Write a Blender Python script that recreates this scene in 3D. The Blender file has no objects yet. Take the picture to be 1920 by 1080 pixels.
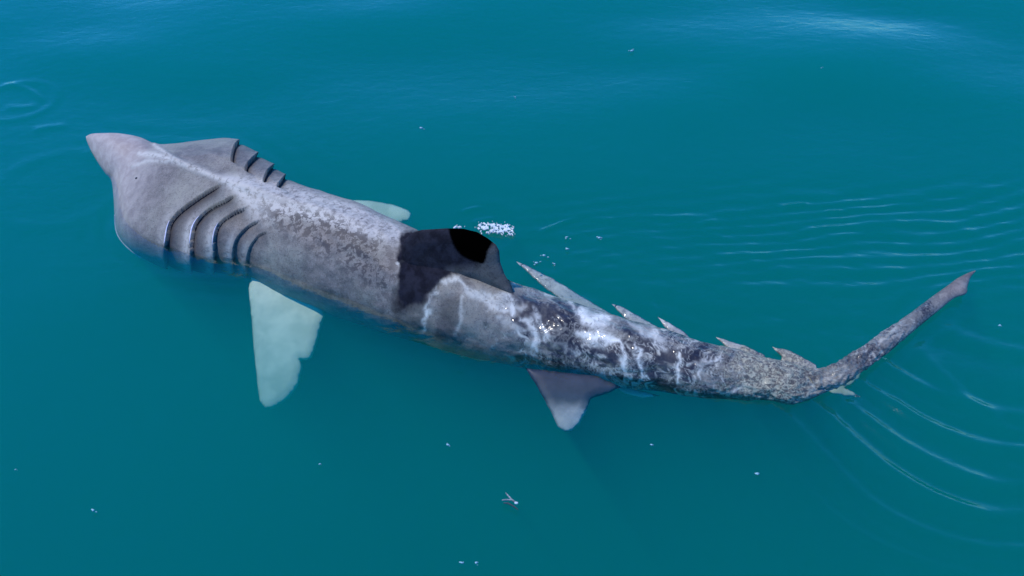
import bpy, bmesh, math, random
import numpy as np
from mathutils import Vector
from mathutils.geometry import delaunay_2d_cdt

sc = bpy.context.scene
R = math.radians
# ------------------------------------------------------------------ camera
PITCH, HFOV, DIST = R(42), R(58), 6.31
cam_d = bpy.data.cameras.new('camera'); cam = bpy.data.objects.new('camera', cam_d)
sc.collection.objects.link(cam); sc.camera = cam
CAM = np.array([0, -DIST * math.cos(PITCH), DIST * math.sin(PITCH)])
cam.location = CAM
cam.rotation_euler = (R(90) - PITCH, 0, 0)
cam_d.angle = HFOV; cam_d.clip_end = 2000; cam_d.clip_start = 0.05
# ------------------------------------------------------------------ light
SUN_EL, SUN_AZ = R(61), R(-76)      # azimuth: clockwise from +y (away from the camera)
world = bpy.data.worlds.new('World'); sc.world = world; world.use_nodes = True
wn = world.node_tree; wn.nodes.clear()
sky = wn.nodes.new('ShaderNodeTexSky'); sky.sky_type = 'NISHITA'; sky.sun_disc = False
sky.sun_elevation = SUN_EL; sky.sun_rotation = SUN_AZ; sky.air_density = 1.0; sky.dust_density = 0.0; sky.ozone_density = 4.0
bgn = wn.nodes.new('ShaderNodeBackground'); bgn.inputs['Strength'].default_value = 0.15
wo = wn.nodes.new('ShaderNodeOutputWorld')
hs = wn.nodes.new('ShaderNodeHueSaturation'); hs.inputs['Saturation'].default_value = 1.35
wn.links.new(sky.outputs[0], hs.inputs['Color']); tn = wn.nodes.new('ShaderNodeMix'); tn.data_type = 'RGBA'; tn.blend_type = 'MULTIPLY'; tn.inputs[0].default_value = 1; tn.inputs[7].default_value = (.40, .82, 1.25, 1)
wn.links.new(hs.outputs[0], tn.inputs[6]); wn.links.new(tn.outputs[2], bgn.inputs[0]); wn.links.new(bgn.outputs[0], wo.inputs[0])
sun_d = bpy.data.lights.new('sun', 'SUN'); sun_d.energy = 2.4; sun_d.angle = R(0.5); sun_d.color = (1, .93, .84)
sun = bpy.data.objects.new('sun', sun_d); sc.collection.objects.link(sun)
sv = Vector((math.sin(SUN_AZ) * math.cos(SUN_EL), math.cos(SUN_AZ) * math.cos(SUN_EL), math.sin(SUN_EL)))
sun.rotation_euler = sv.to_track_quat('Z', 'Y').to_euler(); sun.location = (3, 6, 9)
sc.view_settings.view_transform = 'Standard'; sc.view_settings.look = 'None'
sc.view_settings.exposure = 0.6; sc.view_settings.gamma = 1
sc.view_settings.use_curve_mapping = False
sc.cycles.use_denoising = True
sc.cycles.max_bounces = 8; sc.cycles.volume_bounces = 3; sc.cycles.transparent_max_bounces = 16
sc.cycles.caustics_reflective = False; sc.cycles.caustics_refractive = False
sc.cycles.sample_clamp_indirect = 4

# ------------------------------------------------------------------ projection helpers (source pixels of the photograph)
FX = 960 / math.tan(HFOV / 2)
right = np.array([1., 0, 0]); fwd = np.array([0, math.cos(PITCH), -math.sin(PITCH)]); up = np.cross(right, fwd)
def ray(px):
    px = np.atleast_2d(np.asarray(px, float))
    return (px[:, :1] - 960) / FX * right + (540 - px[:, 1:2]) / FX * up + fwd
def at(px, z=0.0):
    d = ray(px); z = np.broadcast_to(np.asarray(z, float), (len(d),))
    return CAM + d * ((z - CAM[2]) / d[:, 2])[:, None]
def on_plane(px, p0, n):
    d = ray(px); n = np.asarray(n, float)
    return CAM + d * (np.dot(np.asarray(p0) - CAM, n) / (d @ n))[:, None]
def proj(P):
    v = P - CAM; k = v @ fwd
    return np.stack([960 + v @ right / k * FX, 540 - v @ up / k * FX], -1)

# ------------------------------------------------------------------ maths helpers
def seg_dist(q, poly, closed=False):
    """distance of points q to a polyline, with side sign (+ to the right of travel in pixel space) and arc parameter"""
    poly = np.asarray(poly, float); q = np.asarray(q, float)
    best = np.full(len(q), 1e9); side = np.ones(len(q)); par = np.zeros(len(q))
    segs = list(range(len(poly) - (0 if closed else 1)))
    L = [np.linalg.norm(poly[(i + 1) % len(poly)] - poly[i]) for i in segs]; tot = sum(L); acc = 0
    for i in segs:
        a, b = poly[i], poly[(i + 1) % len(poly)]; ab = b - a
        t = np.clip(((q - a) @ ab) / max(ab @ ab, 1e-9), 0, 1)
        d = np.linalg.norm(q - (a + t[:, None] * ab), axis=1)
        m = d < best
        best[m] = d[m]
        side[m] = np.sign((q[m, 0] - a[0]) * ab[1] - (q[m, 1] - a[1]) * ab[0] + 1e-9)
        par[m] = (acc + t[m] * L[i]) / tot
        acc += L[i]
    return best, side, par
def inside(q, poly):
    poly = np.asarray(poly, float); c = np.zeros(len(q), bool); n = len(poly)
    for i in range(n):
        a, b = poly[i], poly[i - 1]
        m = (a[1] > q[:, 1]) != (b[1] > q[:, 1])
        x = (b[0] - a[0]) * (q[:, 1] - a[1]) / (b[1] - a[1] + 1e-12) + a[0]
        c ^= m & (q[:, 0] < x)
    return c
def soft_poly(q, poly, soft):
    d, _, _ = seg_dist(q, poly, True)
    s = np.where(inside(q, poly), d, -d)
    return np.clip(0.5 + s / (2 * soft), 0, 1)
_rng = np.random.default_rng(7); _lat = _rng.random((256, 256))
def vnoise(x, y):
    xi = np.floor(x).astype(int); yi = np.floor(y).astype(int); fx = x - xi; fy = y - yi
    fx = fx * fx * (3 - 2 * fx); fy = fy * fy * (3 - 2 * fy)
    g = lambda i, j: _lat[i & 255, j & 255]
    return ((g(xi, yi) * (1 - fx) + g(xi + 1, yi) * fx) * (1 - fy) + (g(xi, yi + 1) * (1 - fx) + g(xi + 1, yi + 1) * fx) * fy) * 2 - 1
def fbm(x, y, o=4):
    return sum(vnoise(x * 2 ** k + 17 * k, y * 2 ** k + 31 * k) * .5 ** k for k in range(o))
def sm(a, b, x):
    t = np.clip((x - a) / (b - a), 0, 1); return t * t * (3 - 2 * t)
def catmull(P, n):
    P = np.asarray(P, float); k = len(P)
    u = np.linspace(0, k - 1, n); i = np.minimum(u.astype(int), k - 2); t = (u - i)[:, None]
    p0 = P[np.maximum(i - 1, 0)]; p1 = P[i]; p2 = P[i + 1]; p3 = P[np.minimum(i + 2, k - 1)]
    return .5 * ((2 * p1) + (-p0 + p2) * t + (2 * p0 - 5 * p1 + 4 * p2 - p3) * t ** 2 + (-p0 + 3 * p1 - 3 * p2 + p3) * t ** 3)

# ------------------------------------------------------------------ object helpers
def mesh_from(name, V, F, smooth=True):
    me = bpy.data.meshes.new(name)
    V = np.asarray(V, np.float32)
    if isinstance(F, np.ndarray):
        me.vertices.add(len(V)); me.vertices.foreach_set('co', V.ravel())
        k = F.shape[1]; me.loops.add(F.size); me.polygons.add(len(F))
        me.loops.foreach_set('vertex_index', F.ravel().astype(np.int32))
        me.polygons.foreach_set('loop_start', np.arange(0, F.size, k, dtype=np.int32))
        me.polygons.foreach_set('loop_total', np.full(len(F), k, np.int32))
        me.update(calc_edges=True); me.validate()
    else:
        me.from_pydata([tuple(v) for v in V.tolist()], [], F); me.update()
    me.polygons.foreach_set('use_smooth', np.full(len(me.polygons), smooth))
    return me
def link(name, me, mat, parent=None, origin=None):
    if origin is not None:
        co = np.empty(len(me.vertices) * 3, np.float32); me.vertices.foreach_get('co', co)
        co = (co.reshape(-1, 3) - np.asarray(origin, np.float32)).ravel(); me.vertices.foreach_set('co', co); me.update()
    o = bpy.data.objects.new(name, me); sc.collection.objects.link(o)
    if mat: me.materials.append(mat)
    if origin is not None: o.location = origin
    if parent is not None:
        o.parent = parent
    return o
def tag(o, label=None, cat=None, group=None, kind=None):
    for k, v in (('label', label), ('category', cat), ('group', group), ('kind', kind)):
        if v: o[k] = v
    return o
def attr(me, name, val):
    a = me.attributes.new(name, 'FLOAT', 'POINT'); a.data.foreach_set('value', np.asarray(val, np.float32))

# ------------------------------------------------------------------ materials
class NT:
    def __init__(s, name):
        s.m = bpy.data.materials.new(name); s.m.use_nodes = True; s.t = s.m.node_tree; s.t.nodes.clear()
        s.out = s.n('ShaderNodeOutputMaterial')
    def n(s, typ, **kw):
        nd = s.t.nodes.new(typ)
        for k, v in kw.items(): setattr(nd, k, v)
        return nd
    def l(s, a, b): s.t.links.new(a, b)
    def val(s, sock, v):
        if hasattr(v, 'links') or isinstance(v, bpy.types.NodeSocket): s.l(v, sock)
        else: sock.default_value = v
    def noise(s, vec, scale, detail=3, rough=.5, dist=0):
        nd = s.n('ShaderNodeTexNoise'); s.l(vec, nd.inputs['Vector'])
        nd.inputs['Scale'].default_value = scale; nd.inputs['Detail'].default_value = detail
        nd.inputs['Roughness'].default_value = rough; nd.inputs['Distortion'].default_value = dist
        return nd.outputs['Fac']
    def math(s, op, a, b=0.0, c=0.0, clamp=False):
        nd = s.n('ShaderNodeMath', operation=op, use_clamp=clamp)
        s.val(nd.inputs[0], a); s.val(nd.inputs[1], b)
        if len(nd.inputs) > 2: s.val(nd.inputs[2], c)
        return nd.outputs[0]
    def mr(s, v, a, b, c=0, d=1):
        nd = s.n('ShaderNodeMapRange', interpolation_type='SMOOTHSTEP')
        s.val(nd.inputs[0], v); nd.inputs[1].default_value = a; nd.inputs[2].default_value = b
        nd.inputs[3].default_value = c; nd.inputs[4].default_value = d
        return nd.outputs[0]
    def mix(s, f, a, b):
        nd = s.n('ShaderNodeMix', data_type='RGBA'); s.val(nd.inputs[0], f)
        for sock, v in ((nd.inputs[6], a), (nd.inputs[7], b)):
            if isinstance(v, tuple): sock.default_value = (*v, 1)
            else: s.l(v, sock)
        return nd.outputs[2]
    def at(s, name):
        return s.n('ShaderNodeAttribute', attribute_name=name).outputs['Fac']

def water_material():
    s = NT('sea_water')
    geo = s.n('ShaderNodeNewGeometry')
    mp = s.n('ShaderNodeMapping'); s.l(geo.outputs['Position'], mp.inputs[0]); mp.inputs['Scale'].default_value = (1, 1.7, 1)
    n1 = s.noise(mp.outputs[0], 9, 3, .5, .6)
    bump = s.n('ShaderNodeBump'); bump.inputs['Strength'].default_value = .35; bump.inputs['Distance'].default_value = .01
    s.l(n1, bump.inputs['Height'])
    fr = s.n('ShaderNodeFresnel'); s.l(s.mr(geo.outputs['Backfacing'], 0, 1, 1.5, 1 / 1.5), fr.inputs['IOR']); s.l(bump.outputs[0], fr.inputs['Normal'])
    gl = s.n('ShaderNodeBsdfGlossy'); gl.inputs['Roughness'].default_value = .06; s.l(bump.outputs[0], gl.inputs['Normal'])
    tr = s.n('ShaderNodeBsdfTransparent')
    mx = s.n('ShaderNodeMixShader'); s.l(fr.outputs[0], mx.inputs[0]); s.l(tr.outputs[0], mx.inputs[1]); s.l(gl.outputs[0], mx.inputs[2])
    s.l(mx.outputs[0], s.out.inputs['Surface'])
    vs = s.n('ShaderNodeVolumeScatter'); vs.inputs['Color'].default_value = (.004, .47, .335, 1); vs.inputs['Density'].default_value = .85
    vs.inputs['Anisotropy'].default_value = 0.0
    va = s.n('ShaderNodeVolumeAbsorption'); va.inputs['Color'].default_value = (.02, .62, .60, 1); va.inputs['Density'].default_value = 1.1
    ad = s.n('ShaderNodeAddShader'); s.l(vs.outputs[0], ad.inputs[0]); s.l(va.outputs[0], ad.inputs[1])
    s.l(ad.outputs[0], s.out.inputs['Volume'])
    return s.m

def skin_material():
    s = NT('shark_skin')
    tc = s.n('ShaderNodeTexCoord').outputs['Object']
    fine = s.noise(tc, 70, 4, .65); mid = s.noise(tc, 14, 5, .6, .4); big = s.noise(tc, 2.6, 4, .55)
    grain = s.noise(tc, 220, 2, .6)
    base = s.mix(s.mr(mid, .3, .7), (.115, .104, .104), (.225, .205, .200))
    base = s.mix(s.mr(big, .35, .7, 0, .55), base, (.33, .335, .29))
    base = s.mix(s.mr(fine, .50, .68, 0, .6), base, (.07, .064, .070))
    base = s.mix(s.mr(grain, .52, .70, 0, .5), base, (.42, .40, .39))
    base = s.mix(s.math('MULTIPLY', s.at('pink'), .75), base, s.mix(s.mr(mid, .3, .7), (.42, .35, .345), (.56, .49, .48)))
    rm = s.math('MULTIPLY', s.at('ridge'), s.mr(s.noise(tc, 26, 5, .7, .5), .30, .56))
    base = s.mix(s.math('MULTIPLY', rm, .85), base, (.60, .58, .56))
    # clustered flank mottling
    mo = s.noise(tc, 19, 6, .72, .35)
    mm = s.math('MULTIPLY', s.at('mottle'), s.mr(mo, .485, .535))
    base = s.mix(s.math('MULTIPLY', mm, .9), base, (.055, .05, .055))
    # hind body: mottling plus ripple light painted as a broken, streaky pattern
    ch = s.at('chaos')
    warp = s.n('ShaderNodeVectorMath', operation='ADD'); s.l(tc, warp.inputs[0])
    wc = s.n('ShaderNodeTexNoise'); s.l(tc, wc.inputs['Vector']); wc.inputs['Scale'].default_value = 7; wc.inputs['Detail'].default_value = 3
    wsc = s.n('ShaderNodeVectorMath', operation='SCALE'); s.l(wc.outputs['Color'], wsc.inputs[0]); wsc.inputs['Scale'].default_value = .16
    s.l(wsc.outputs[0], warp.inputs[1])
    mp = s.n('ShaderNodeMapping'); s.l(warp.outputs[0], mp.inputs[0]); mp.inputs['Rotation'].default_value = (0, 0, .45); mp.inputs['Scale'].default_value = (1, .55, .55)
    iso = lambda v, w: s.mr(s.math('ABSOLUTE', s.math('SUBTRACT', v, .5)), w, 0.0)
    l1 = iso(s.noise(mp.outputs[0], 5, 4, .6, .3), .03); l2 = iso(s.noise(mp.outputs[0], 15, 3, .6, .4), .05); l3 = iso(s.noise(warp.outputs[0], 34, 2, .6, .8), .05)
    patch = s.mr(s.noise(warp.outputs[0], 4.5, 6, .62, .5), .46, .56)
    dark = s.mix(patch, (.014, .013, .020), (.17, .165, .15))
    dark = s.mix(s.mr(fine, .45, .60, 0, .5), dark, (.30, .30, .28))
    dark = s.mix(s.math('MULTIPLY', l3, .22), dark, (.30, .30, .28))
    dark = s.mix(s.math('MULTIPLY', l2, s.mr(mid, .42, .6, 0, .5)), dark, (.36, .36, .34))
    dark = s.mix(s.math('MULTIPLY', l1, .18), dark, (.45, .46, .44))
    dark = s.mix(s.at('deep'), dark, (.018, .017, .026))
    dark = s.mix(s.math('MULTIPLY', s.at('caustic_band'), s.mr(s.noise(tc, 40, 4, .7), .3, .5, .35, 1)), dark, (.62, .63, .58))
    base = s.mix(ch, base, dark)
    base = s.mix(s.math('MULTIPLY', s.at('light_streak'), s.mr(s.noise(warp.outputs[0], 30, 5, .75, .6), .34, .52, .25, 1)), base, (.85, .87, .84))
    sp = s.at('speckle')
    spk = s.mix(s.mr(s.noise(tc, 48, 4, .8, .8), .42, .60), (.085, .08, .078), (.46, .46, .36))
    base = s.mix(sp, base, spk)
    base = s.mix(s.math('MULTIPLY', s.at('gill'), .95), base, (.022, .021, .030))
    base = s.mix(s.math('MULTIPLY', s.at('dark'), .96), base, s.mix(s.mr(mid, .35, .65), (.006, .007, .015), (.016, .018, .034)))
    base = s.mix(s.at('black'), base, (.0005, .0005, .0005))
    cb_ = s.n('ShaderNodeMix', data_type='RGBA', blend_type='MULTIPLY'); cb_.inputs[0].default_value = 1; s.l(base, cb_.inputs[6]); cb_.inputs[7].default_value = (.82, .82, .73, 1); base = cb_.outputs[2]
    p = s.n('ShaderNodeBsdfPrincipled'); s.l(base, p.inputs['Base Color'])
    p.inputs['Roughness'].default_value = .55
    s.l(s.mr(s.math('MAXIMUM', s.at('black'), s.at('dark')), 0, 1, .25, 0), p.inputs['Specular IOR Level'])
    cw = s.math('MULTIPLY', s.math('MULTIPLY', s.math('SUBTRACT', ch, sp, 0, True), .55), s.math('SUBTRACT', 1.0, s.at('black')))
    s.l(cw, p.inputs['Coat Weight']); p.inputs['Coat Roughness'].default_value = .12
    hb = s.n('ShaderNodeBump'); hb.inputs['Strength'].default_value = .35; hb.inputs['Distance'].default_value = .006
    s.l(s.math('ADD', fine, s.math('MULTIPLY', mid, .8)), hb.inputs['Height']); s.l(hb.outputs[0], p.inputs['Normal'])
    cb = s.n('ShaderNodeBump'); cb.inputs['Strength'].default_value = .9; cb.inputs['Distance'].default_value = .03
    s.l(s.noise(warp.outputs[0], 9, 2, .5), cb.inputs['Height']); s.l(cb.outputs[0], p.inputs['Coat Normal'])
    s.l(p.outputs[0], s.out.inputs['Surface'])
    return s.m

def simple(name, col, rough=.5, col2=None, scale=20, spec=.4, sss=0):
    s = NT(name); tc = s.n('ShaderNodeTexCoord').outputs['Object']
    p = s.n('ShaderNodeBsdfPrincipled')
    s.l(s.mix(s.mr(s.noise(tc, scale, 4, .6), .35, .65), col, col2 or tuple(c * .7 for c in col)), p.inputs['Base Color'])
    p.inputs['Roughness'].default_value = rough; p.inputs['Specular IOR Level'].default_value = spec
    s.l(p.outputs[0], s.out.inputs['Surface']); return s.m

M_water = water_material(); M_skin = skin_material()
M_fin = simple('pale_fin_skin', (.68, .70, .50), .6, (.50, .54, .38), 5)
M_gill = simple('gill_slit_dark', (.010, .009, .014), .9, (.02, .018, .026), 30, 0.05)
M_lip = simple('gill_edge_pale', (.74, .70, .76), .5, (.55, .52, .6), 30)
M_foam = simple('sea_foam', (.72, .78, .76), .5, (.40, .52, .54), 45)
M_bubble = simple('bubble_froth', (.25, .48, .52), .4, (.15, .35, .4), 60)
M_eye = simple('shark_eye', (.02, .02, .022), .2)

# ------------------------------------------------------------------ SEA
CRESTS = [([(862,399),(880,393),(905,389)], 4, .012), ([(1003,439),(1030,426),(1060,413),(1092,408)], 4, .014), ([(1092,410),(1140,408),(1200,408)], 4, .006),
 ([(1150,417),(1190,414),(1235,413)], 4, .009), ([(1300,418),(1325,414),(1350,411)], 4, .010), ([(1462,384),(1495,378),(1522,377)], 4, .016), ([(1545,391),(1565,390),(1585,391)], 4, .012),
 ([(0,158),(40,160),(70,176),(82,190)], 5, .012), ([(0,196),(40,197),(75,192)], 6, .008), ([(55,243),(90,234),(130,230)], 6, .010), ([(1500,430),(1600,408),(1700,402),(1800,420),(1890,460)], 8, .008),
 ([(1190,520),(1215,560),(1240,600),(1270,630)], 6, .008), ([(1600,400),(1700,370),(1800,352),(1920,345)], 6, .008), ([(1480,425),(1600,420),(1740,424)], 5, .006), ([(880,420),(900,412),(935,408)], 4, .008),
 ([(1480,690),(1560,790),(1660,880),(1780,945),(1920,985)], 15, .022), ([(1560,730),(1660,815),(1780,880),(1920,930)], 15, .022), ([(1640,720),(1720,790),(1820,840),(1920,870)], 15, .018), ([(1700,640),(1780,720),(1850,780),(1920,820)], 15, .022)]
def build_sea():
    ox, oy = 0.0, 0.0
    st = .0165
    xs = np.arange(-5.2, 5.2, st); ys = np.arange(-2.9, 5.6, st)
    def grow(e, sgn):
        out = []; s_ = st; v = e
        while abs(v) < 160: s_ *= 1.35; v += sgn * s_; out.append(v)
        return out
    xs = np.array(grow(xs[0], -1)[::-1] + list(xs) + grow(xs[-1], 1)); ys = np.array(grow(ys[0], -1)[::-1] + list(ys) + grow(ys[-1], 1))
    X, Y = np.meshgrid(xs, ys); x = X.ravel(); y = Y.ravel()
    q = proj(np.stack([x, y, 0 * x], -1)); u, v = q[:, 0], q[:, 1]
    near = sm(30, 8, np.hypot(x, y)); kk = np.where((u > 60) & (u < 1900) & (v > 180) & (v < 860))[0]
    z = .050 * fbm(x * .35 + 3, y * .62 + 9, 2) + .009 * fbm(x * .8, y * 1.4 + 5, 1)
    z = z * (.6 + 1.0 * sm(1.0, 3.6, y))
    for cu, cv in ((-60, 50), (1990, 120)):
        cc = at([(cu, cv)])[0]; z += (.050 if cu < 0 else .015) * np.exp(-((x - cc[0]) / 1.5) ** 2 - ((y - cc[1]) / .85) ** 2)
    # rings shed by the beating tail
    r = np.minimum(np.hypot(u - 1960, v - 350) / 274, 20)
    ang = sm(1330, 1560, u + .25 * (v - 750)) * sm(640, 730, v + .25 * (u - 1500)) 
    wob = .10 * fbm(x * .8, y * .8, 2)
    rr = r + wob
    env = ang * sm(3.1, 2.3, r) * sm(.7, 1.2, r)
    z += 1.0 * env * (.0150 * ((1 + np.sin(rr * 2 * math.pi / .22 + 1.0)) ** 2 / 2 - .75) + .0075 * np.sin(rr * 2 * math.pi / .125 + 3 * vnoise(x, y))) * (.55 + .6 * vnoise(x * 1.3, y * 1.3))
    # ripples trailing behind the fin towards the right edge
    e2 = sm(900, 1100, u) * sm(300, 380, v) * sm(620, 480, v + .0 * u) * (.35 + .65 * sm(1200, 1700, u))
    d = y - .20 * x + .22 * fbm(x * .6, y * .9 + 4, 3)
    z += e2 * (.0048 * np.sin(d * 2 * math.pi / .16 + 2 * vnoise(x * 1.1, y)) + .007 * fbm(x * 3, y * 9, 3))
    e3 = np.exp(-((v - (402 - .02 * (u - 1000)) - 12 * vnoise(x * 1.5, y * 0 + 2)) / 7) ** 2) * sm(930, 1000, u) * sm(1720, 1300, u)
    z += .006 * e3 * (.6 + .6 * vnoise(x * 3, y * 0))
    # small rings at the far left
    for (pu, pv, rad, w, a) in ((30, 185, .33, .05, .010), (110, 350, .5, .08, .006), (905, 425, .30, .06, .006), (240, 460, .45, .07, .003)):
        cc = at([(pu, pv)])[0]; r_ = np.hypot(x - cc[0], y - cc[1])
        z += a * np.exp(-((r_ - rad) / w) ** 2) * (.7 + .5 * vnoise(x * 2, y * 2))
    # chop beside the fin, faint capillary texture, wavelets lapping at the body
    e4 = sm(930, 1080, u) * sm(360, 420, v) * sm(640, 540, v - .12 * (u - 1000)) * sm(1900, 1500, u)
    z += e4 * .0065 * fbm(x * 4 + 2 * y, y * 8, 3) + .0011 * fbm(x * 5 + 11, y * 9, 2)
    for line in ([(160,250),(290,268),(440,262),(560,348),(740,420)], [(165,285),(210,345),(218,450),(300,522),(460,535),(660,612),(870,672),(1100,722),(1360,750),(1500,760)], [(1000,540),(1200,606),(1480,676),(1600,655),(1820,505)], [(1550,745),(1640,695),(1760,590),(1820,520)]):
        d_, _, _ = seg_dist(np.stack([u, v], -1)[kk], np.array(line, float)); d_ = d_ / 274
        z[kk] += .0045 * np.cos(d_ * 2 * math.pi / .13 + 1.5 * vnoise(x[kk] * 2, y[kk] * 2)) * np.exp(-d_ / .16) * (.6 + .7 * vnoise(x[kk] * 3 + 5, y[kk] * 3))
    # small sharp crests
    for poly, wpx, a in CRESTS:
        c_ = catmull(poly, 24); lo = c_.min(0) - 30; hi = c_.max(0) + 30
        k = np.where((u > lo[0]) & (u < hi[0]) & (v > lo[1]) & (v < hi[1]))[0]
        if len(k) == 0: continue
        d_, _, p_ = seg_dist(np.stack([u[k], v[k]], -1), c_)
        z[k] += a * np.exp(-(d_ / wpx) ** 2) * sm(0, .25, p_) * sm(1, .75, p_)
    z *= near
    z = np.where(near > 0, z, 0)
    z -= .010
    V = np.stack([x, y, z], -1)
    nx, ny = len(xs), len(ys)
    idx = np.arange(nx * ny).reshape(ny, nx)
    F = np.stack([idx[:-1, :-1], idx[:-1, 1:], idx[1:, 1:], idx[1:, :-1]], -1).reshape(-1, 4)
    # skirt and bottom close the body of water
    ring = list(idx[0, :]) + list(idx[1:, -1]) + list(idx[-1, -2::-1]) + list(idx[-2:0:-1, 0])
    ring = np.array(ring); low = V[ring].copy(); low[:, 2] = -14
    n0 = len(V); V = np.vstack([V, low, [[0, 0, -14]]]); k = len(ring); a = np.arange(k); b = (a + 1) % k
    sk = np.stack([ring[a], n0 + a, n0 + b, ring[b]], -1)
    me = mesh_from('water', V, np.vstack([F, sk]))
    bm = bmesh.new(); bm.from_mesh(me); bm.verts.ensure_lookup_table()
    cen = bm.verts[n0 + k]
    for i in range(k): bm.faces.new((bm.verts[n0 + (i + 1) % k], bm.verts[n0 + i], cen))
    bm.to_mesh(me); bm.free()
    me.polygons.foreach_set('use_smooth', np.full(len(me.polygons), True))
    tag(link('water', me, M_water), kind='structure')
build_sea()

# ------------------------------------------------------------------ SHARK
shark = bpy.data.objects.new('basking_shark', None); sc.collection.objects.link(shark)
ORG = at([(760, 520)])[0]; ORG[2] = -.06; shark.location = ORG
tag(shark, 'mottled grey basking shark gliding at the surface with flared gill slits and dark dorsal fin', 'shark')
def part(name, me, mat):
    o = link(name, me, mat, shark)
    co = np.empty(len(me.vertices) * 3, np.float32); me.vertices.foreach_get('co', co)
    me.vertices.foreach_set('co', (co.reshape(-1, 3) - ORG.astype(np.float32)).ravel()); me.update()
    return o

#   far outline, near outline, top/half-width, bottom/half-width, equator z, top exponent, roughness of outline
ST = [
 ((161,256),(162,262), .9, .9, .00, 2.0),
 ((172,251),(169,279), .9, .9, .00, 2.0),
 ((195,250),(182,303), .85, .9, .00, 2.0),
 ((225,251),(197,326), .75, .9, .00, 2.0),
 ((262,258),(208,341), .62, .9, .00, 1.8),
 ((290,270),(211,373), .55, .9, -.01, 1.55),
 ((318,271),(212,410), .52, .8, -.02, 1.45),
 ((352,267),(216,447), .50, .8, -.03, 1.4),
 ((386,264),(238,476), .50, .75, -.04, 1.4),
 ((420,263),(272,500), .52, .75, -.05, 1.45),
 ((446,269),(310,515), .55, .75, -.06, 1.5),
 ((476,290),(347,520), .62, .75, -.06, 1.6),
 ((505,312),(387,521), .70, .8, -.06, 1.7),
 ((532,334),(428,522), .78, .85, -.06, 1.8),
 ((562,350),(470,533), .85, .9, -.06, 1.9),
 ((612,368),(524,559), .90, .95, -.06, 2),
 ((672,388),(592,588), .92, 1, -.06, 2),
 ((732,415),(662,611), .92, 1, -.06, 2),
 ((792,441),(732,635), .92, 1, -.06, 2),
 ((852,470),(802,655), .92, 1, -.05, 2),
 ((912,505),(872,672), .92, 1, -.05, 2),
 ((962,532),(930,684), .92, 1, -.04, 2),
 ((1012,549),(988,697), .92, 1, -.04, 2),
 ((1070,568),(1042,711), .92, 1, -.03, 2),
 ((1130,587),(1102,722), .9, 1, -.03, 2),
 ((1190,606),(1166,729), .9, .9, -.02, 2),
 ((1250,620),(1232,735), .9, .9, -.02, 2),
 ((1310,641),(1300,745), .9, .8, -.01, 2),
 ((1370,655),(1362,749), .85, .7, -.005, 2),
 ((1430,669),(1432,751), .8, .6, .0, 2),
 ((1480,680),(1492,757), .7, .5, .01, 2),
 ((1522,690),(1546,738), .6, .5, .01, 2),
 ((1552,690),(1582,720), .6, .5, .005, 2)]
TAIL = [
 ((1508,694),(1536,734), .6, .5, .01, 2),
 ((1550,690),(1582,721), .6, .5, .02, 2),
 ((1600,661),(1626,690), .6, .5, .02, 2),
 ((1650,626),(1674,654), .6, .5, .025, 2),
 ((1700,592),(1719,616), .6, .5, .03, 2),
 ((1745,558),(1762,581), .5, .5, .03, 2),
 ((1776,536),(1788,560), .5, .4, .035, 2),
 ((1792,524),(1811,551), .4, .4, .035, 2),
 ((1804,517),(1814,538), .4, .4, .035, 2),
 ((1817,511),(1820,520), .5, .5, .035, 2),
 ((1829,507),(1829,509), .5, .5, .035, 2)]
def loft(ST, n, m, lift=0.0):
    f = catmull([s[0] for s in ST], n); g = catmull([s[1] for s in ST], n)
    kt, kb, ze, ex = catmull([s[2:6] for s in ST], n).T; ze = ze + lift - np.abs(lift) * 1.3 * sm(820, 1080, (f[:, 0] + g[:, 0]) / 2)
    th = np.linspace(0, 2 * math.pi, m, endpoint=False)
    co, si = np.cos(th), np.sin(th)
    P = np.zeros((n, m, 3))
    for i in range(n):
        e = 2 / ex[i]
        Xr = np.sign(co) * np.abs(co) ** np.where(si > 0, e, 1.0)
        Zr = np.where(si > 0, kt[i] * np.abs(si) ** e, -kb[i] * np.abs(si))
        A = at([f[i]], ze[i])[0]; B = at([g[i]], ze[i])[0]
        dr = A - B; W = np.linalg.norm(dr); dr /= max(W, 1e-9)
        mid = (A + B) / 2; hr = mid - CAM; c = (dr @ hr) / -hr[2]
        w = Xr + c * Zr; a = W / (w.max() - w.min())
        s0 = -a * w.min()
        lat = hr / -hr[2]; lat = lat * [1, 1, 0]; lat = lat - dr * (lat @ dr)   # sideways slip of raised points
        P[i] = B + dr * (s0 + a * Xr)[:, None]; P[i, :, 2] = ze[i] + a * Zr
        P[i] -= lat * (a * Zr)[:, None]
    return P
def normals(P):
    du = np.gradient(P, axis=0); dv = (np.roll(P, -1, 1) - np.roll(P, 1, 1))
    N = np.cross(du, dv); N /= np.linalg.norm(N, axis=2, keepdims=True) + 1e-12
    cen = P.mean(1, keepdims=True)
    s_ = np.sign((N * (P - cen)).sum()) or 1
    return N * s_
def skin(P):
    n, m = P.shape[:2]; idx = np.arange(n * m).reshape(n, m); j = np.roll(idx, -1, 1)
    F = np.stack([idx[:-1], j[:-1], j[1:], idx[1:]], -1).reshape(-1, 4)
    V = P.reshape(-1, 3)
    # caps
    V = np.vstack([V, P[0].mean(0), P[-1].mean(0)]); a, b = n * m, n * m + 1
    c0 = np.stack([np.full(m, a), j[0], idx[0], idx[0]], -1); c1 = np.stack([np.full(m, b), idx[-1], j[-1], j[-1]], -1)
    return V, F, (c0[:, :3], c1[:, :3])

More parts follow.
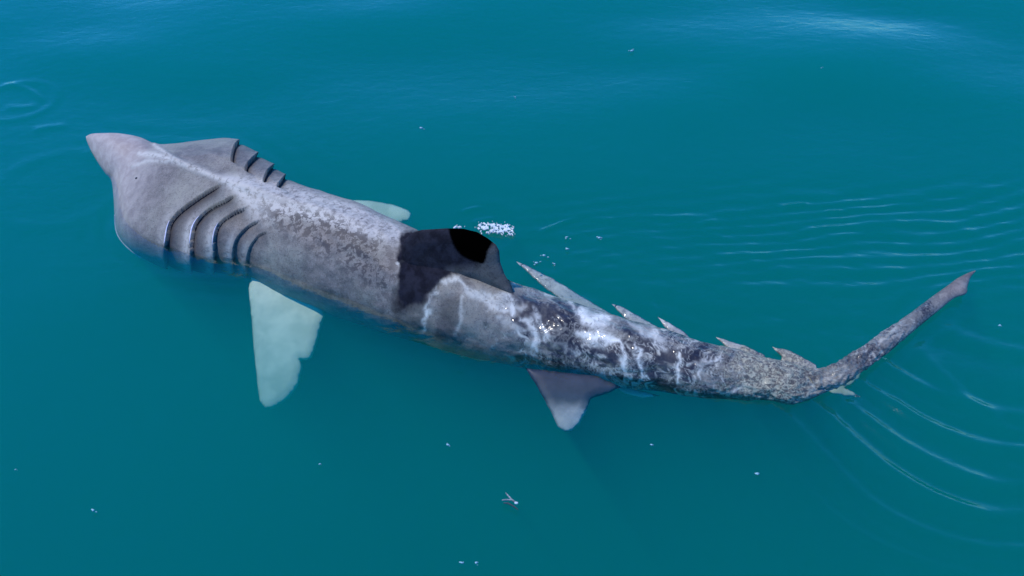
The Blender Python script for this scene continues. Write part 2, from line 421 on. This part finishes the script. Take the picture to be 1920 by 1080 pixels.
GILL = [
 [(424,345),(412,348),(393,357),(363,377),(333,400),(318,420),(313,447),(310,467),(310,493),(316,514)],
 [(450,363),(436,368),(420,377),(390,393),(367,417),(360,443),(358,477),(361,520)],
 [(468,389),(452,394),(437,400),(413,417),(403,440),(401,477),(402,520)],
 [(491,412),(467,423),(447,443),(437,470),(437,520)],
 [(506,436),(487,440),(470,460),(462,487),(462,520)]]
FGILL = [
 [(452,262),(441,272),(435,290),(434,328)],
 [(486,286),(470,300),(461,312),(458,334)],
 [(513,310),(500,322),(492,342)],
 [(536,328),(525,340),(518,350)]]
def spline_px(p, n=40): return catmull(p, n)

P = loft(ST, 1080, 240, .05)
N = normals(P)
n_, m_ = P.shape[:2]
th = np.linspace(0, 2 * math.pi, m_, endpoint=False)[None, :].repeat(n_, 0).ravel()
q = proj(P.reshape(-1, 3)); facing = ((CAM - P.reshape(-1, 3)) * N.reshape(-1, 3)).sum(1)
disp = np.zeros(n_ * m_); gdark = np.zeros(n_ * m_); glite = np.zeros(n_ * m_)  # gdark: dark groove skin plus painted shade behind the gill flaps
sel = (q[:, 0] < 620) & (np.sin(th) > -.85)
qi = q[sel]; thi = th[sel]
dd = np.zeros(len(qi)); gd = np.zeros(len(qi)); gl_ = np.zeros(len(qi))
near_side = np.cos(thi) < .25
for gi, g in enumerate(GILL):
    d, sd, par = seg_dist(qi, spline_px(g))
    sgn = sd      # behind the slit (towards the tail) positive
    fade = sm(0.0, .14, par) * (1 - .25 * gi / 4)
    ahead = d * sgn
    w = near_side * fade * (d < 60)
    dep = (.026, .026, .024, .020, .016)[gi]
    dd += w * np.where(ahead > 0, -dep * np.exp(-ahead / 15), dep * .35 * np.exp(ahead / 14))
    gd = np.maximum(gd, w * np.where(ahead > 0, (.92 - .07 * gi) * np.exp(-(ahead / 21) ** 2), 0))
    gl_ = np.maximum(gl_, w * sm(.25, .6, par) * np.exp(-((ahead + 9) / 8) ** 2) * (1 if gi else .4))
for gi, g in enumerate(FGILL):
    d, sd, par = seg_dist(qi, spline_px(g))
    ahead = d * sd
    w = (np.cos(thi) > -.1) * (d < 40) * sm(1.0, .8, par)
    dd += w * np.where(ahead > 0, -.034 * np.exp(-ahead / 9), .015 * np.exp(ahead / 9))
    gd = np.maximum(gd, w * np.where(ahead > 0, np.exp(-ahead / 12), 0))
disp[sel] = dd; gdark[sel] = gd; glite[sel] = gl_
# hind body: ragged water-broken outline
rag = sm(1240, 1420, q[:, 0])
disp += rag * .006 * fbm(q[:, 0] / 13, th * 4, 3) * np.clip(np.sin(th) + .8, 0, 1)
disp += .006 * fbm(q[:, 0] / 40, th * 3, 3) * sm(200, 500, q[:, 0])
# ridge crest and eye-brow lines of the head
RIDGE = [(262,288),(300,292),(350,310),(400,330),(445,346),(500,362),(560,380),(640,402),(740,440)]
rd, _, rp = seg_dist(q, spline_px(RIDGE)); top = np.sin(th) > .2
disp += top * .016 * np.exp(-(rd / 9) ** 2) * sm(0, .1, rp) * sm(1, .6, rp)
BROW = [(290,272),(320,292),(352,310)]
bd, _, _ = seg_dist(q, BROW); disp += top * .010 * np.exp(-(bd / 4) ** 2)
BR2 = [(250,312),(275,302),(330,303)]
bd2, _, _ = seg_dist(q, BR2); disp += top * .008 * np.exp(-(bd2 / 4) ** 2)
V0 = P.reshape(-1, 3) + N.reshape(-1, 3) * disp[:, None]
P2 = V0.reshape(n_, m_, 3)
V, F, caps = skin(P2)
def pad(a): return np.concatenate([a, a[:1], a[-1:]])
# blades: fins cut from an outline on a tilted plane, with real thickness
def blade(name, outline, p0, nrm, thick, mat, step=4.0, smoothn=2, round_px=14, lead=None):
    o = np.asarray(outline, float)
    pts = []
    for i in range(len(o)):
        a, b = o[i], o[(i + 1) % len(o)]; k = max(1, int(np.linalg.norm(b - a) / step))
        for j in range(k): pts.append(a + (b - a) * j / k)
    B = np.array(pts); nb = len(B)
    lo, hi = B.min(0), B.max(0); G = []
    for gx in np.arange(lo[0], hi[0], step):
        for gy in np.arange(lo[1], hi[1], step): G.append((gx + random.uniform(-.8, .8), gy + random.uniform(-.8, .8)))
    G = np.array(G); G = G[inside(G, B)]; d, _, _ = seg_dist(G, B, True); G = G[d > step * .55]
    A = np.vstack([B, G])
    vs, es, fs, *_ = delaunay_2d_cdt([Vector(p) for p in A.tolist()], [], [list(range(nb))], 1, 1e-5)
    A = np.array([tuple(v) for v in vs]); d, _, _ = seg_dist(A, B, True)
    W = on_plane(A, p0, nrm); nn = np.asarray(nrm, float) / np.linalg.norm(nrm)
    h = thick * np.sqrt(np.clip(d / round_px, 0, 1)) * .5
    h = np.where(d < .3, 0, h)
    n = len(A); bd = set(np.where(d < .3)[0].tolist())
    V = np.vstack([W + nn * h[:, None], W - nn * h[:, None]])
    F = [tuple(f) for f in fs] + [tuple((i if i in bd else i + n) for i in reversed(f)) for f in fs]
    me = mesh_from(name, V, F)
    bm = bmesh.new(); bm.from_mesh(me); bmesh.ops.delete(bm, geom=[v for v in bm.verts if not v.link_faces], context='VERTS')
    bmesh.ops.recalc_face_normals(bm, faces=bm.faces); bm.to_mesh(me); bm.free()
    me.polygons.foreach_set('use_smooth', np.full(len(me.polygons), True))
    return me
random.seed(3)
def wobble(poly, amp, step=9):
    o = []
    poly = [np.array(p, float) for p in poly]
    for i in range(len(poly)):
        a, b = poly[i], poly[(i + 1) % len(poly)]; k = max(1, int(np.linalg.norm(b - a) / step))
        for j in range(k): o.append(a + (b - a) * j / k + (np.array([random.uniform(-amp, amp), random.uniform(-amp, amp)]) if j else 0))
    return o
# solid blades added for the back's rippled refraction along the far outline (tapered slivers fused with the back)
SL = [([(968,490),(990,499),(1030,519),(1075,546),(1120,573),(1160,598),(1190,618),(1120,606),(1085,585),(1045,558),(1010,530)], -.055),
      ([(1147,570),(1170,577),(1205,597),(1232,612),(1240,626),(1200,622),(1180,606)], -.055),
      ([(1233,594),(1255,605),(1282,622),(1300,642),(1260,630)], .0),
      ([(1342,632),(1368,640),(1402,650),(1434,666),(1430,684),(1370,672),(1364,652)], .0),
      ([(1448,650),(1476,656),(1502,668),(1530,684),(1538,706),(1480,708),(1460,690),(1466,668)], .0)]
allV = [V]; allF = [F]; tri = [np.vstack(caps)]; off = len(V)
for pol, zz in SL:
    random.seed(len(pol)); mb = blade('ripple', wobble(pol, 1.0, 7), at([pol[0]], zz)[0], (0, -.30, 1), .013, None, 3.0, round_px=9)
    v = np.empty(len(mb.vertices) * 3, np.float32); mb.vertices.foreach_get('co', v); v = v.reshape(-1, 3)
    f = np.array([tuple(p_.vertices) for p_ in mb.polygons if len(p_.vertices) == 3]); bpy.data.meshes.remove(mb)
    allV.append(v); tri.append(f + off); off += len(v)
VV = np.vstack(allV); QF = np.vstack(allF); TF = np.vstack(tri)
me = bpy.data.meshes.new('body'); me.vertices.add(len(VV)); me.vertices.foreach_set('co', VV.astype(np.float32).ravel())
loops = np.concatenate([QF.ravel(), TF.ravel()]).astype(np.int32); me.loops.add(len(loops)); me.polygons.add(len(QF) + len(TF))
me.loops.foreach_set('vertex_index', loops)
me.polygons.foreach_set('loop_start', np.concatenate([np.arange(len(QF)) * 4, len(QF) * 4 + np.arange(len(TF)) * 3]).astype(np.int32))
me.polygons.foreach_set('loop_total', np.concatenate([np.full(len(QF), 4), np.full(len(TF), 3)]).astype(np.int32))
me.update(calc_edges=True); me.validate()
bm = bmesh.new(); bm.from_mesh(me); bmesh.ops.recalc_face_normals(bm, faces=bm.faces); bm.to_mesh(me); bm.free()
me.polygons.foreach_set('use_smooth', np.full(len(me.polygons), True))

DARK = [(752,436),(800,428),(900,432),(945,468),(962,536),(940,528),(895,512),(850,512),(828,528),(806,560),(790,582),(742,588),(738,560),(748,520),(750,498),(742,490),(746,470)]
LIGHT_STREAKS = [([(828,530),(812,548),(800,590),(790,615)], 4.5, .95), ([(745,490),(752,491),(768,489)], 4, 1), ([(826,532),(860,528),(890,545)], 5, .6), ([(905,545),(940,560),(980,575)], 8, .5),  # ripple light, a sun glint and a waterline splash painted as pale streaks
 ([(870,555),(862,600),(855,630)], 6, .5), ([(880,548),(915,562),(950,580)], 15, .55), ([(930,600),(960,605),(990,620)], 10, .35), ([(1000,575),(1015,600),(1022,640)], 7, .6), ([(1040,640),(1060,655),(1090,665)], 8, .4), ([(1088,590),(1110,600),(1140,598)], 15, 1), ([(1090,632),(1120,625),(1160,637)], 13, 1), ([(955,560),(960,575),(965,590)], 7, .8), ([(980,590),(1000,600),(1005,640),(1015,660)], 6, .7),
 ([(1165,640),(1170,670),(1172,700)], 5, .8), ([(1190,645),(1202,670),(1215,708)], 4.5, .9), ([(1270,665),(1275,690),(1272,725)], 4, .8), ([(1320,670),(1312,700),(1310,715)], 3.5, .6), ([(1290,690),(1320,685),(1345,660)], 3, .6),
 ([(1060,700),(1110,712),(1165,724)], 4, .45), ([(1080,590),(1060,560),(1030,545)], 7, .5), ([(1180,600),(1240,640),(1250,650)], 10, .5), ([(1350,740),(1380,735),(1400,725)], 5, .6)]
def caustic_bands(q):  # caustic light bands and the dark gaps between, painted into the skin
    a_ = np.array([.90, .30]); a_ = a_ / np.linalg.norm(a_); s1 = q @ a_; t1 = q @ np.array([-a_[1], a_[0]])
    w1 = fbm(s1 / 60, t1 / 30, 3); w2 = fbm(s1 / 20 + 7, t1 / 12, 2)
    f1 = fbm(s1 / 24 + .9 * w1, t1 / 62 + .6 * w2, 3); f2 = fbm(s1 / 11 + 1.2 * w1 + 40, t1 / 26 + .8 * w2, 3)
    r1 = np.clip(1 - np.abs(f1) / .20, 0, 1) ** 1.2 * sm(-.5, .1, fbm(s1 / 70 + 3, t1 / 45, 2)); r2 = np.clip(1 - np.abs(f2) / .20, 0, 1) * .7 * sm(-.3, .3, fbm(s1 / 40 + 13, t1 / 30, 2))
    dp = sm(.02, .40, fbm(s1 / 75 + 21 + .5 * w2, t1 / 26 + 4 + .4 * w1, 3))
    return np.clip(np.maximum(r1, r2), 0, 1), dp
def pigment_and_light(me, V, extra_dark=None, light=None):  # skin pigment, with ripple light and its dark patches painted in
    q = proj(V); n1 = fbm(q[:, 0] / 14, q[:, 1] / 14, 3)
    qq = q + 4 * np.stack([n1, fbm(q[:, 0] / 12 + 40, q[:, 1] / 12, 3)], -1)
    dark = soft_poly(qq, DARK, 3.5 + 12 * sm(515, 580, q[:, 1]))
    if extra_dark is not None: dark = np.maximum(dark, extra_dark)
    d2 = soft_poly(qq, [(738,588),(790,585),(815,600),(800,625),(735,620)], 14) * .45
    d3 = soft_poly(qq, [(822,560),(868,556),(862,640),(812,640)], 9) * .5
    for pl_, k_ in (([(1030,600),(1075,590),(1085,650),(1070,700),(1040,690)], .55), ([(1165,600),(1190,610),(1195,640),(1170,640)], .55), ([(1290,655),(1320,650),(1325,690),(1295,690)], .6), ([(960,560),(1000,565),(1030,585),(990,590)], .5)):
        d3 = np.maximum(d3, soft_poly(qq, pl_, 10) * k_)
    dark = np.maximum(dark, np.maximum(d2, d3))
    attr(me, 'dark', dark)
    attr(me, 'pink', sm(330, 225, q[:, 0] + .35 * (q[:, 1] - 290)))
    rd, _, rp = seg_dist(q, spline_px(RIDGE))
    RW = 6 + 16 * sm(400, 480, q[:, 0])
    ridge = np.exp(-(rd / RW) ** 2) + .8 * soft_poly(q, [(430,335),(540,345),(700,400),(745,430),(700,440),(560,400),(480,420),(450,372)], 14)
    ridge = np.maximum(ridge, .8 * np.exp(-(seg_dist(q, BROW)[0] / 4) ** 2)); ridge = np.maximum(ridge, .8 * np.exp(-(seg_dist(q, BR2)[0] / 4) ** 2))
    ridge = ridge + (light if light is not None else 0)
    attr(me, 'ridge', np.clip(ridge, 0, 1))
    mo = soft_poly(q, [(495,385),(560,385),(640,405),(720,450),(742,500),(735,560),(690,540),(640,500),(560,455),(500,420)], 22)
    mo = np.maximum(mo, .25 * sm(480, 520, q[:, 0]) * sm(800, 740, q[:, 0]))
    attr(me, 'mottle', mo)
    nb_ = light is not None and len(glite) + 2
    sl_ = np.arange(len(V)) >= (nb_ or len(V))
    attr(me, 'chaos', sm(905, 1010, q[:, 0] + 60 * n1) * .97 * np.where(sl_, .85, 1))
    sc_ = np.zeros(len(q)); qw = q + 9 * np.stack([fbm(q[:, 0] / 25, q[:, 1] / 25, 3), fbm(q[:, 0] / 22 + 9, q[:, 1] / 25, 3)], -1)
    for pl, w_, k_ in LIGHT_STREAKS:
        d_, _, p_ = seg_dist(qw, np.array(pl, float)); sc_ = np.maximum(sc_, k_ * np.exp(-(d_ / (w_ * (.5 + .5 * np.sin(np.pi * np.clip(p_, .02, .98))))) ** 2))
    attr(me, 'light_streak', np.maximum(sc_, np.where(sl_, .42, 0)))
    bn_, dp_ = caustic_bands(q); attr(me, 'caustic_band', bn_ * .95); attr(me, 'deep', dp_ * .85 * sm(1420, 1300, q[:, 0]))
    attr(me, 'speckle', sm(1330, 1400, q[:, 0] + 30 * n1) * sm(1560, 1500, q[:, 0]) * .8)
qg = proj(VV); cr = .9 * np.exp(-(seg_dist(qg, spline_px([(884,508),(905,518),(930,532),(962,550)]))[0] / 2.6) ** 2)
attr(me, 'gill', np.maximum(cr, np.concatenate([gdark, np.zeros(len(VV) - len(gdark))])))
pigment_and_light(me, VV, None, np.concatenate([glite * .9, np.zeros(2), np.full(len(VV) - len(glite) - 2, .5)]))
attr(me, 'black', np.zeros(len(VV)))
part('body', me, M_skin)

# surface sampling: nearest body vertex to a pixel on the side seen by the camera
Nf = N.reshape(-1, 3); vis = np.where(facing > 0)[0]; qv = proj(V0[vis]); V0v = V0[vis]; Nv = Nf[vis]
def on_body(px):
    d = ((qv - np.asarray(px)) ** 2).sum(1); k = np.argpartition(d, 10)[:10]
    w = 1 / (d[k] + .5); w /= w.sum(); nn = w @ Nv[k]
    return w @ V0v[k], nn / np.linalg.norm(nn)

# gill slits: dark strips sunk behind each gill flap, with the pale inner rim as a sub-part
def strip(pxs, width, lift, taper=True):
    rows = []
    n = len(pxs); cs = [on_body(p) for p in pxs]
    C = np.array([c[0] for c in cs]); NN = np.array([c[1] for c in cs])
    for _ in range(3):
        C[1:-1] = (C[:-2] + 2 * C[1:-1] + C[2:]) / 4; NN[1:-1] = (NN[:-2] + 2 * NN[1:-1] + NN[2:]) / 4
    for i, p in enumerate(pxs):
        c, nn = C[i], NN[i]
        a = pxs[max(i - 1, 0)]; b = pxs[min(i + 1, n - 1)]
        t = at([b])[0] - at([a])[0]; t /= np.linalg.norm(t) + 1e-9
        s_ = np.cross(nn, t); s_ /= np.linalg.norm(s_) + 1e-9
        w = width * (math.sin(math.pi * min(1, max(0, (i + .5) / n))) ** .6 if taper else 1)
        rows.append([c + s_ * w + nn * lift * .6, c + nn * (lift + .12 * w), c - s_ * w + nn * lift * .6, c - nn * .006])
    V, F, cp = skin(np.array(rows)); return V, [tuple(f) for f in F.tolist()] + [tuple(f) for f in np.vstack(cp).tolist()]
for gi, g in enumerate(GILL):
    s_ = spline_px(g, 44)
    off_ = np.stack([np.full(len(s_), 2.2), np.full(len(s_), 1.2)], -1)
    v, f = strip(s_ + off_, .0030 - .0003 * gi, -.001)
    o = part('gill_slit', mesh_from('gill_slit', v, f), M_gill)
    if gi < 3:
        a, b = ((.52, .80), (.50, .80), (.50, .78))[gi]
        s2 = catmull(g, 200)[int(a * 200):int(b * 200):6]
        v, f = strip(s2 - np.array([3.2, 0]), (.0065, .0065, .004)[gi], .003)
        me2 = mesh_from('gill_rim', v, f)
        co = np.empty(len(me2.vertices) * 3, np.float32); me2.vertices.foreach_get('co', co)
        me2.vertices.foreach_set('co', (co.reshape(-1, 3) - ORG.astype(np.float32)).ravel()); me2.update()
        link('gill_rim', me2, M_lip, o)
for gi, g in enumerate(FGILL):
    s_ = spline_px(g, 16)[1:-1]
    v, f = strip(s_ + np.array([2.5, 1.0]), .005, -.001)
    part('gill_slit', mesh_from('gill_slit', v, f), M_gill)
# jaw lip and eye
s_ = catmull([(213,405),(214,430),(222,455),(240,474),(262,486)], 26)
v, f = strip(s_ + np.array([3, -2]), .014, .006); part('jaw_lip', mesh_from('jaw_lip', v, f), simple('jaw_lip_pale', (.5, .5, .53), .5, (.36, .36, .4), 25))
c, nn = on_body((256, 334))
bm = bmesh.new(); bmesh.ops.create_icosphere(bm, subdivisions=2, radius=.012)
for vv in bm.verts: vv.co = Vector((vv.co.x, vv.co.y * .8, vv.co.z * .6)) + Vector(c)
me3 = bpy.data.meshes.new('eye'); bm.to_mesh(me3); bm.free(); part('eye', me3, M_eye)

# left pectoral fin
PECT = [(474,510),(466,541),(470,578),(476,658),(484,732),(487,752),(497,765),(508,766),(519,761),(540,747),(558,723),(565,700),(567,688),(563,674),(574,676),(584,671),(592,649),(601,616),(608,593),(600,560)]
pr = at([(540, 560)], -.24)[0]; pt = at([(498, 766)], -.62)[0]
e1 = pt - pr; e2_ = np.array([1, -.15, 0.02]); nr = np.cross(e1, e2_)
part('pectoral_fin', blade('pectoral_fin', wobble(PECT, .5), pr, nr, .05, M_fin), M_fin)
# far pectoral fin
PF = [(640,375),(690,376),(735,383),(765,394),(772,401),(768,414),(745,420),(700,420),(640,400)]
part('pectoral_fin', blade('pectoral_fin', wobble(PF, .6), at([(700, 395)], -.32)[0], (0, -.35, 1), .04, M_fin), M_fin)
# pelvic fin
PV = [(985,690),(1003,718),(1018,745),(1036,778),(1046,800),(1058,809),(1072,808),(1086,794),(1100,770),(1108,748),(1128,741),(1165,726),(1120,705)]
def pelvic_material():
    s = NT('pelvic_fin_skin'); tc = s.n('ShaderNodeTexCoord').outputs['Object']
    nz = s.mr(s.noise(tc, 9, 4, .6), .35, .65)
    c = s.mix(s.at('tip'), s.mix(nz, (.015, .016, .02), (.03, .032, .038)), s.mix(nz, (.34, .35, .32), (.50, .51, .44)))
    p = s.n('ShaderNodeBsdfPrincipled'); s.l(c, p.inputs['Base Color']); p.inputs['Roughness'].default_value = .6; s.l(p.outputs[0], s.out.inputs['Surface']); return s.m
mpv = blade('pelvic_fin', wobble(PV, .8), at([(1060, 730)], -.08)[0], (0, -.45, 1), .035, M_fin)
vp = np.empty(len(mpv.vertices) * 3, np.float32); mpv.vertices.foreach_get('co', vp); qp = proj(vp.reshape(-1, 3).astype(float))
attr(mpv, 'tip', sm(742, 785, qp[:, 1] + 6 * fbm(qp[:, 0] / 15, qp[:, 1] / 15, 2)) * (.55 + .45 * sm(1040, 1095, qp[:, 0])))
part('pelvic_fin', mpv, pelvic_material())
# anal fin
part('anal_fin', blade('anal_fin', [(1150,724),(1175,726),(1205,733),(1238,742),(1205,746),(1172,738)], at([(1195, 736)], -.24)[0], (0, -.3, 1), .02, M_fin, 3), M_fin)
# tail fin: long upper lobe, and the lower lobe under water
Pt = loft(TAIL, 260, 60); Nt = normals(Pt); qt = proj(Pt.reshape(-1, 3)); tht = np.tile(np.linspace(0, 2 * math.pi, 60, endpoint=False), 260)
dt = .010 * fbm(qt[:, 0] / 8, tht * 3, 3) * sm(1760, 1600, qt[:, 0]); Pt = (Pt.reshape(-1, 3) + Nt.reshape(-1, 3) * dt[:, None]).reshape(260, 60, 3)
v, f, cp = skin(Pt); mt = mesh_from('caudal_fin', v, [tuple(x) for x in f.tolist()] + [tuple(x) for x in np.vstack(cp).tolist()])
bm = bmesh.new(); bm.from_mesh(mt); bmesh.ops.recalc_face_normals(bm, faces=bm.faces); bm.to_mesh(mt); bm.free()
qa = proj(v); z0 = np.zeros(len(v))
attr(mt, 'dark', .45 * sm(1.5, -.5, (qa[:, 1] - (694 - (qa[:, 0] - 1540) * .66)) / 10) ); attr(mt, 'pink', z0 + .45 * sm(1740, 1800, qa[:, 0])); attr(mt, 'ridge', z0); attr(mt, 'mottle', z0 + .3)
attr(mt, 'chaos', z0 + .9 * sm(1780, 1740, qa[:, 0])); attr(mt, 'speckle', z0 + .3 * sm(1640, 1560, qa[:, 0])); bt_, dt_ = caustic_bands(qa @ np.array([[.75, -.66], [.66, .75]])); attr(mt, 'caustic_band', bt_ * .8); attr(mt, 'deep', dt_ * .35); attr(mt, 'light_streak', np.zeros(len(mt.vertices))); attr(mt, 'gill', np.zeros(len(mt.vertices))); attr(mt, 'black', z0)
tail = part('caudal_fin', mt, M_skin)
LL = [(1540,725),(1560,708),(1600,683),(1634,668),(1618,690),(1612,708),(1596,722),(1584,727),(1600,735),(1614,744),(1590,744),(1560,738)]
ml = blade('lower_lobe', wobble(LL, .8, 5), at([(1590, 715)], -.24)[0], (.3, -.45, 1), .03, M_fin, 3)
co = np.empty(len(ml.vertices) * 3, np.float32); ml.vertices.foreach_get('co', co); ml.vertices.foreach_set('co', (co.reshape(-1, 3) - ORG.astype(np.float32)).ravel()); ml.update()
link('lower_lobe', ml, M_fin, tail)

# first dorsal fin, out of the water, leaning away
DF = [(752,500),(753,470),(758,450),(770,438),(790,431),(840,428),(870,429),(895,435),(915,447),(930,459),(936,470),(938,492),(946,514),(960,538),(966,556),(930,548),(890,530),(850,528),(800,530)]
c1, _ = on_body((800, 500)); c2, _ = on_body((925, 540))
al = c2 - c1; al /= np.linalg.norm(al); lean = np.array([0, .42, 1.0]); dn = np.cross(al, lean)
md = blade('dorsal_fin', DF, (c1 + c2) / 2 + np.array([0, .03, -.02]), dn, .07, M_skin, 2.6, round_px=22)
vd = np.empty(len(md.vertices) * 3, np.float32); md.vertices.foreach_get('co', vd); vd = vd.reshape(-1, 3).astype(float); qd = proj(vd)
BLK = [(838,420),(880,424),(912,438),(924,452),(915,470),(908,493),(890,491),(868,481),(855,468),(846,450)]
FADE = np.clip(1 - .42 * soft_poly(qd, [(905,470),(930,455),(950,500),(975,560),(890,540),(830,530),(840,505),(895,500)], 10), 0, 1)
md_n = len(vd)
attr(md, 'dark', .97 * FADE); attr(md, 'pink', np.zeros(md_n)); attr(md, 'ridge', np.zeros(md_n)); attr(md, 'mottle', np.zeros(md_n)); attr(md, 'chaos', np.zeros(md_n)); attr(md, 'speckle', np.zeros(md_n))
attr(md, 'light_streak', np.zeros(len(md.vertices))); attr(md, 'gill', np.zeros(len(md.vertices))); attr(md, 'black', soft_poly(qd, catmull(BLK + BLK[:1], 60)[:-1], 1.6))
part('dorsal_fin', md, M_skin)

# ------------------------------------------------------------------ FOAM, BUBBLES, DRIFTING BITS
def blobs(name, pts, mat, origin):
    bm = bmesh.new()
    for (p, r) in pts:
        t = bmesh.ops.create_icosphere(bm, subdivisions=1, radius=r)
        sx, sy = random.uniform(.7, 1.9), random.uniform(.6, 1.1); ca = random.uniform(-.5, .5)
        for v in t['verts']:
            x, y, z = v.co.x * sx, v.co.y * sy, v.co.z * .7
            v.co = Vector((x * math.cos(ca) - y * math.sin(ca), x * math.sin(ca) + y * math.cos(ca), z)) + Vector(p)
    me = bpy.data.meshes.new(name); bm.to_mesh(me); bm.free(); me.polygons.foreach_set('use_smooth', np.full(len(me.polygons), True))
    return link(name, me, mat, origin=origin)
def foam_sheet():
    us = np.arange(850, 990, 1.0); vs = np.arange(405, 460, .8); U, W = np.meshgrid(us, vs); u, w = U.ravel(), W.ravel()
    nz = np.abs(fbm(u / 6, w / 3.5, 4)); n2 = fbm(u / 2.6 + 50, w / 2, 2)
    env = np.exp(-((u - 930) / 36) ** 4) * np.exp(-((w - 430 - .10 * (u - 930)) / 11) ** 2)
    env = np.maximum(env, .75 * np.exp(-((u - 858) / 12) ** 2 - ((w - 427) / 3) ** 2))
    keep = (env * (1.25 - 1.5 * nz) + .28 * n2 > .40) & (w > 405)
    z = .008 + .028 * env * (.5 + .5 * np.abs(n2)) + .010 * n2
    Pt_ = at(np.stack([u, w], -1), 0); V = np.concatenate([Pt_ + np.array([0, 0, 1]) * z[:, None] * .5, Pt_ + np.array([0, 0, 1]) * (z[:, None] * .25 - .004)])
    nv, nu = len(vs), len(us); idx = np.arange(nu * nv).reshape(nv, nu); K = keep.reshape(nv, nu)
    K = K[:-1, :-1] & K[1:, 1:]; F = []
    for i, j in zip(*np.nonzero(K)):
        a, b, c, d = idx[i, j], idx[i, j + 1], idx[i + 1, j + 1], idx[i + 1, j]; F.append((a, d, c, b)); o_ = nu * nv
        for (di, dj, e, f) in ((-1, 0, a, b), (1, 0, c, d), (0, 1, b, c), (0, -1, d, a)):
            ii, jj = i + di, j + dj
            if not (0 <= ii < K.shape[0] and 0 <= jj < K.shape[1] and K[ii, jj]): F.append((e, f, f + o_, e + o_))
    me = mesh_from('foam', V, F)
    bm = bmesh.new(); bm.from_mesh(me); bmesh.ops.delete(bm, geom=[v for v in bm.verts if not v.link_faces], context='VERTS'); bm.to_mesh(me); bm.free()
    return me
fm = link('foam', foam_sheet(), M_foam, origin=at([(925, 430)])[0])
tag(fm, 'white foam splash churned up behind the dark dorsal fin', 'foam', kind='stuff')

def bubble(px, r, label, n=3, spread=4, mat=None, name='bubble', cat='bubble', group=None):
    pts = [(at([(px[0], px[1])], .004)[0], r)] + [(at([(px[0] + random.gauss(0, spread), px[1] + random.gauss(0, spread * .6))], .004)[0], r * random.uniform(.35, .7)) for _ in range(n)]
    o = blobs(name, pts, mat or M_bubble, at([px])[0]); return tag(o, label, cat, group)
G1 = 'bubbles behind the dorsal fin'
for px, r, lb in (((1062, 445), .009, 'small white bubble right of the foam splash, upper of a close pair'),
                  ((1064, 467), .010, 'small white bubble right of the foam splash, lower of a close pair'),
                  ((1124, 446), .013, 'bright bubble farthest right of the foam splash'),
                  ((1006, 493), .010, 'bubble just above the thin pale sliver along the shark back'),
                  ((1040, 495), .008, 'faint bubble right of the one beside the pale sliver'),
                  ((1020, 479), .011, 'loose bubble cluster between the foam splash and the shark back')):
    bubble(px, r, lb, group=G1)
G2 = 'specks drifting on the open water'
for px, r, lb in (((1185, 95), .017, 'pale speck on the blue water at the top, right of centre'),
                  ((966, 182), .011, 'faint pale speck on blue water above the middle of the shark'),
                  ((790, 240), .016, 'small slanted bright speck above the shark between head and dorsal fin'),
                  ((1540, 127), .008, 'faint speck on the water near the top right'),
                  ((1875, 610), .010, 'tiny bright speck at the right edge beside the tail tip'),
                  ((175, 957), .011, 'pale speck on the water at the bottom left'),
                  ((840, 834), .008, 'tiny speck below the middle of the shark, left of the pelvic fin'),
                  ((1222, 834), .010, 'tiny speck below the shark, right of the pelvic fin'),
                  ((600, 870), .006, 'faintest speck below the tip of the pectoral fin'),
                  ((1420, 888), .010, 'yellowish speck on the water below the tail'),
                  ((866, 1055), .010, 'left of two specks at the bottom edge'),
                  ((893, 1055), .009, 'right of two specks at the bottom edge'),
                  ((30, 880), .006, 'faint speck near the left edge, low in the picture')):
    bubble(px, r * .8, lb, group=G2, name='floating_speck', cat='speck', n=2, spread=3)
# the larger bit of drifting debris
deb = bpy.data.objects.new('floating_debris', None); sc.collection.objects.link(deb); deb.location = at([(957, 937)])[0]
tag(deb, 'small twig-like scrap of pale debris floating below the shark', 'debris')
M_deb = simple('debris_fibre', (.30, .36, .36), .6, (.08, .10, .10), 80)
def debris_strand(pxs, r, mat, name):
    rows = []
    c = catmull(pxs, 14)
    for i, p in enumerate(c):
        C = at([p], .006)[0] - np.array(deb.location); rr = r * (.4 + .6 * math.sin(math.pi * (i + .5) / 14))
        rows.append([C + np.array([0, rr * math.cos(a), rr * math.sin(a)]) for a in np.linspace(0, 2 * math.pi, 6, endpoint=False)])
    V, F, cp = skin(np.array(rows)); me = mesh_from(name, V, [tuple(f) for f in F.tolist()] + [tuple(f) for f in np.vstack(cp).tolist()])
    link(name, me, mat, deb)
debris_strand([(948,924),(955,932),(961,938),(969,943)], .008, M_deb, 'strand')
debris_strand([(941,938),(950,937),(960,938)], .005, M_deb, 'strand')
debris_strand([(944,943),(953,944),(964,950),(972,956)], .006, simple('debris_dark', (.03, .06, .07), .7), 'strand')
bm = bmesh.new(); bmesh.ops.create_icosphere(bm, subdivisions=2, radius=.009)
cc = Vector(at([(968, 943)], .010)[0] - np.array(deb.location))
for v_ in bm.verts: v_.co = Vector((v_.co.x * 1.2, v_.co.y * .9, v_.co.z * .6)) + cc
me4 = bpy.data.meshes.new('shell_bit'); bm.to_mesh(me4); bm.free(); link('shell_bit', me4, M_foam, deb)
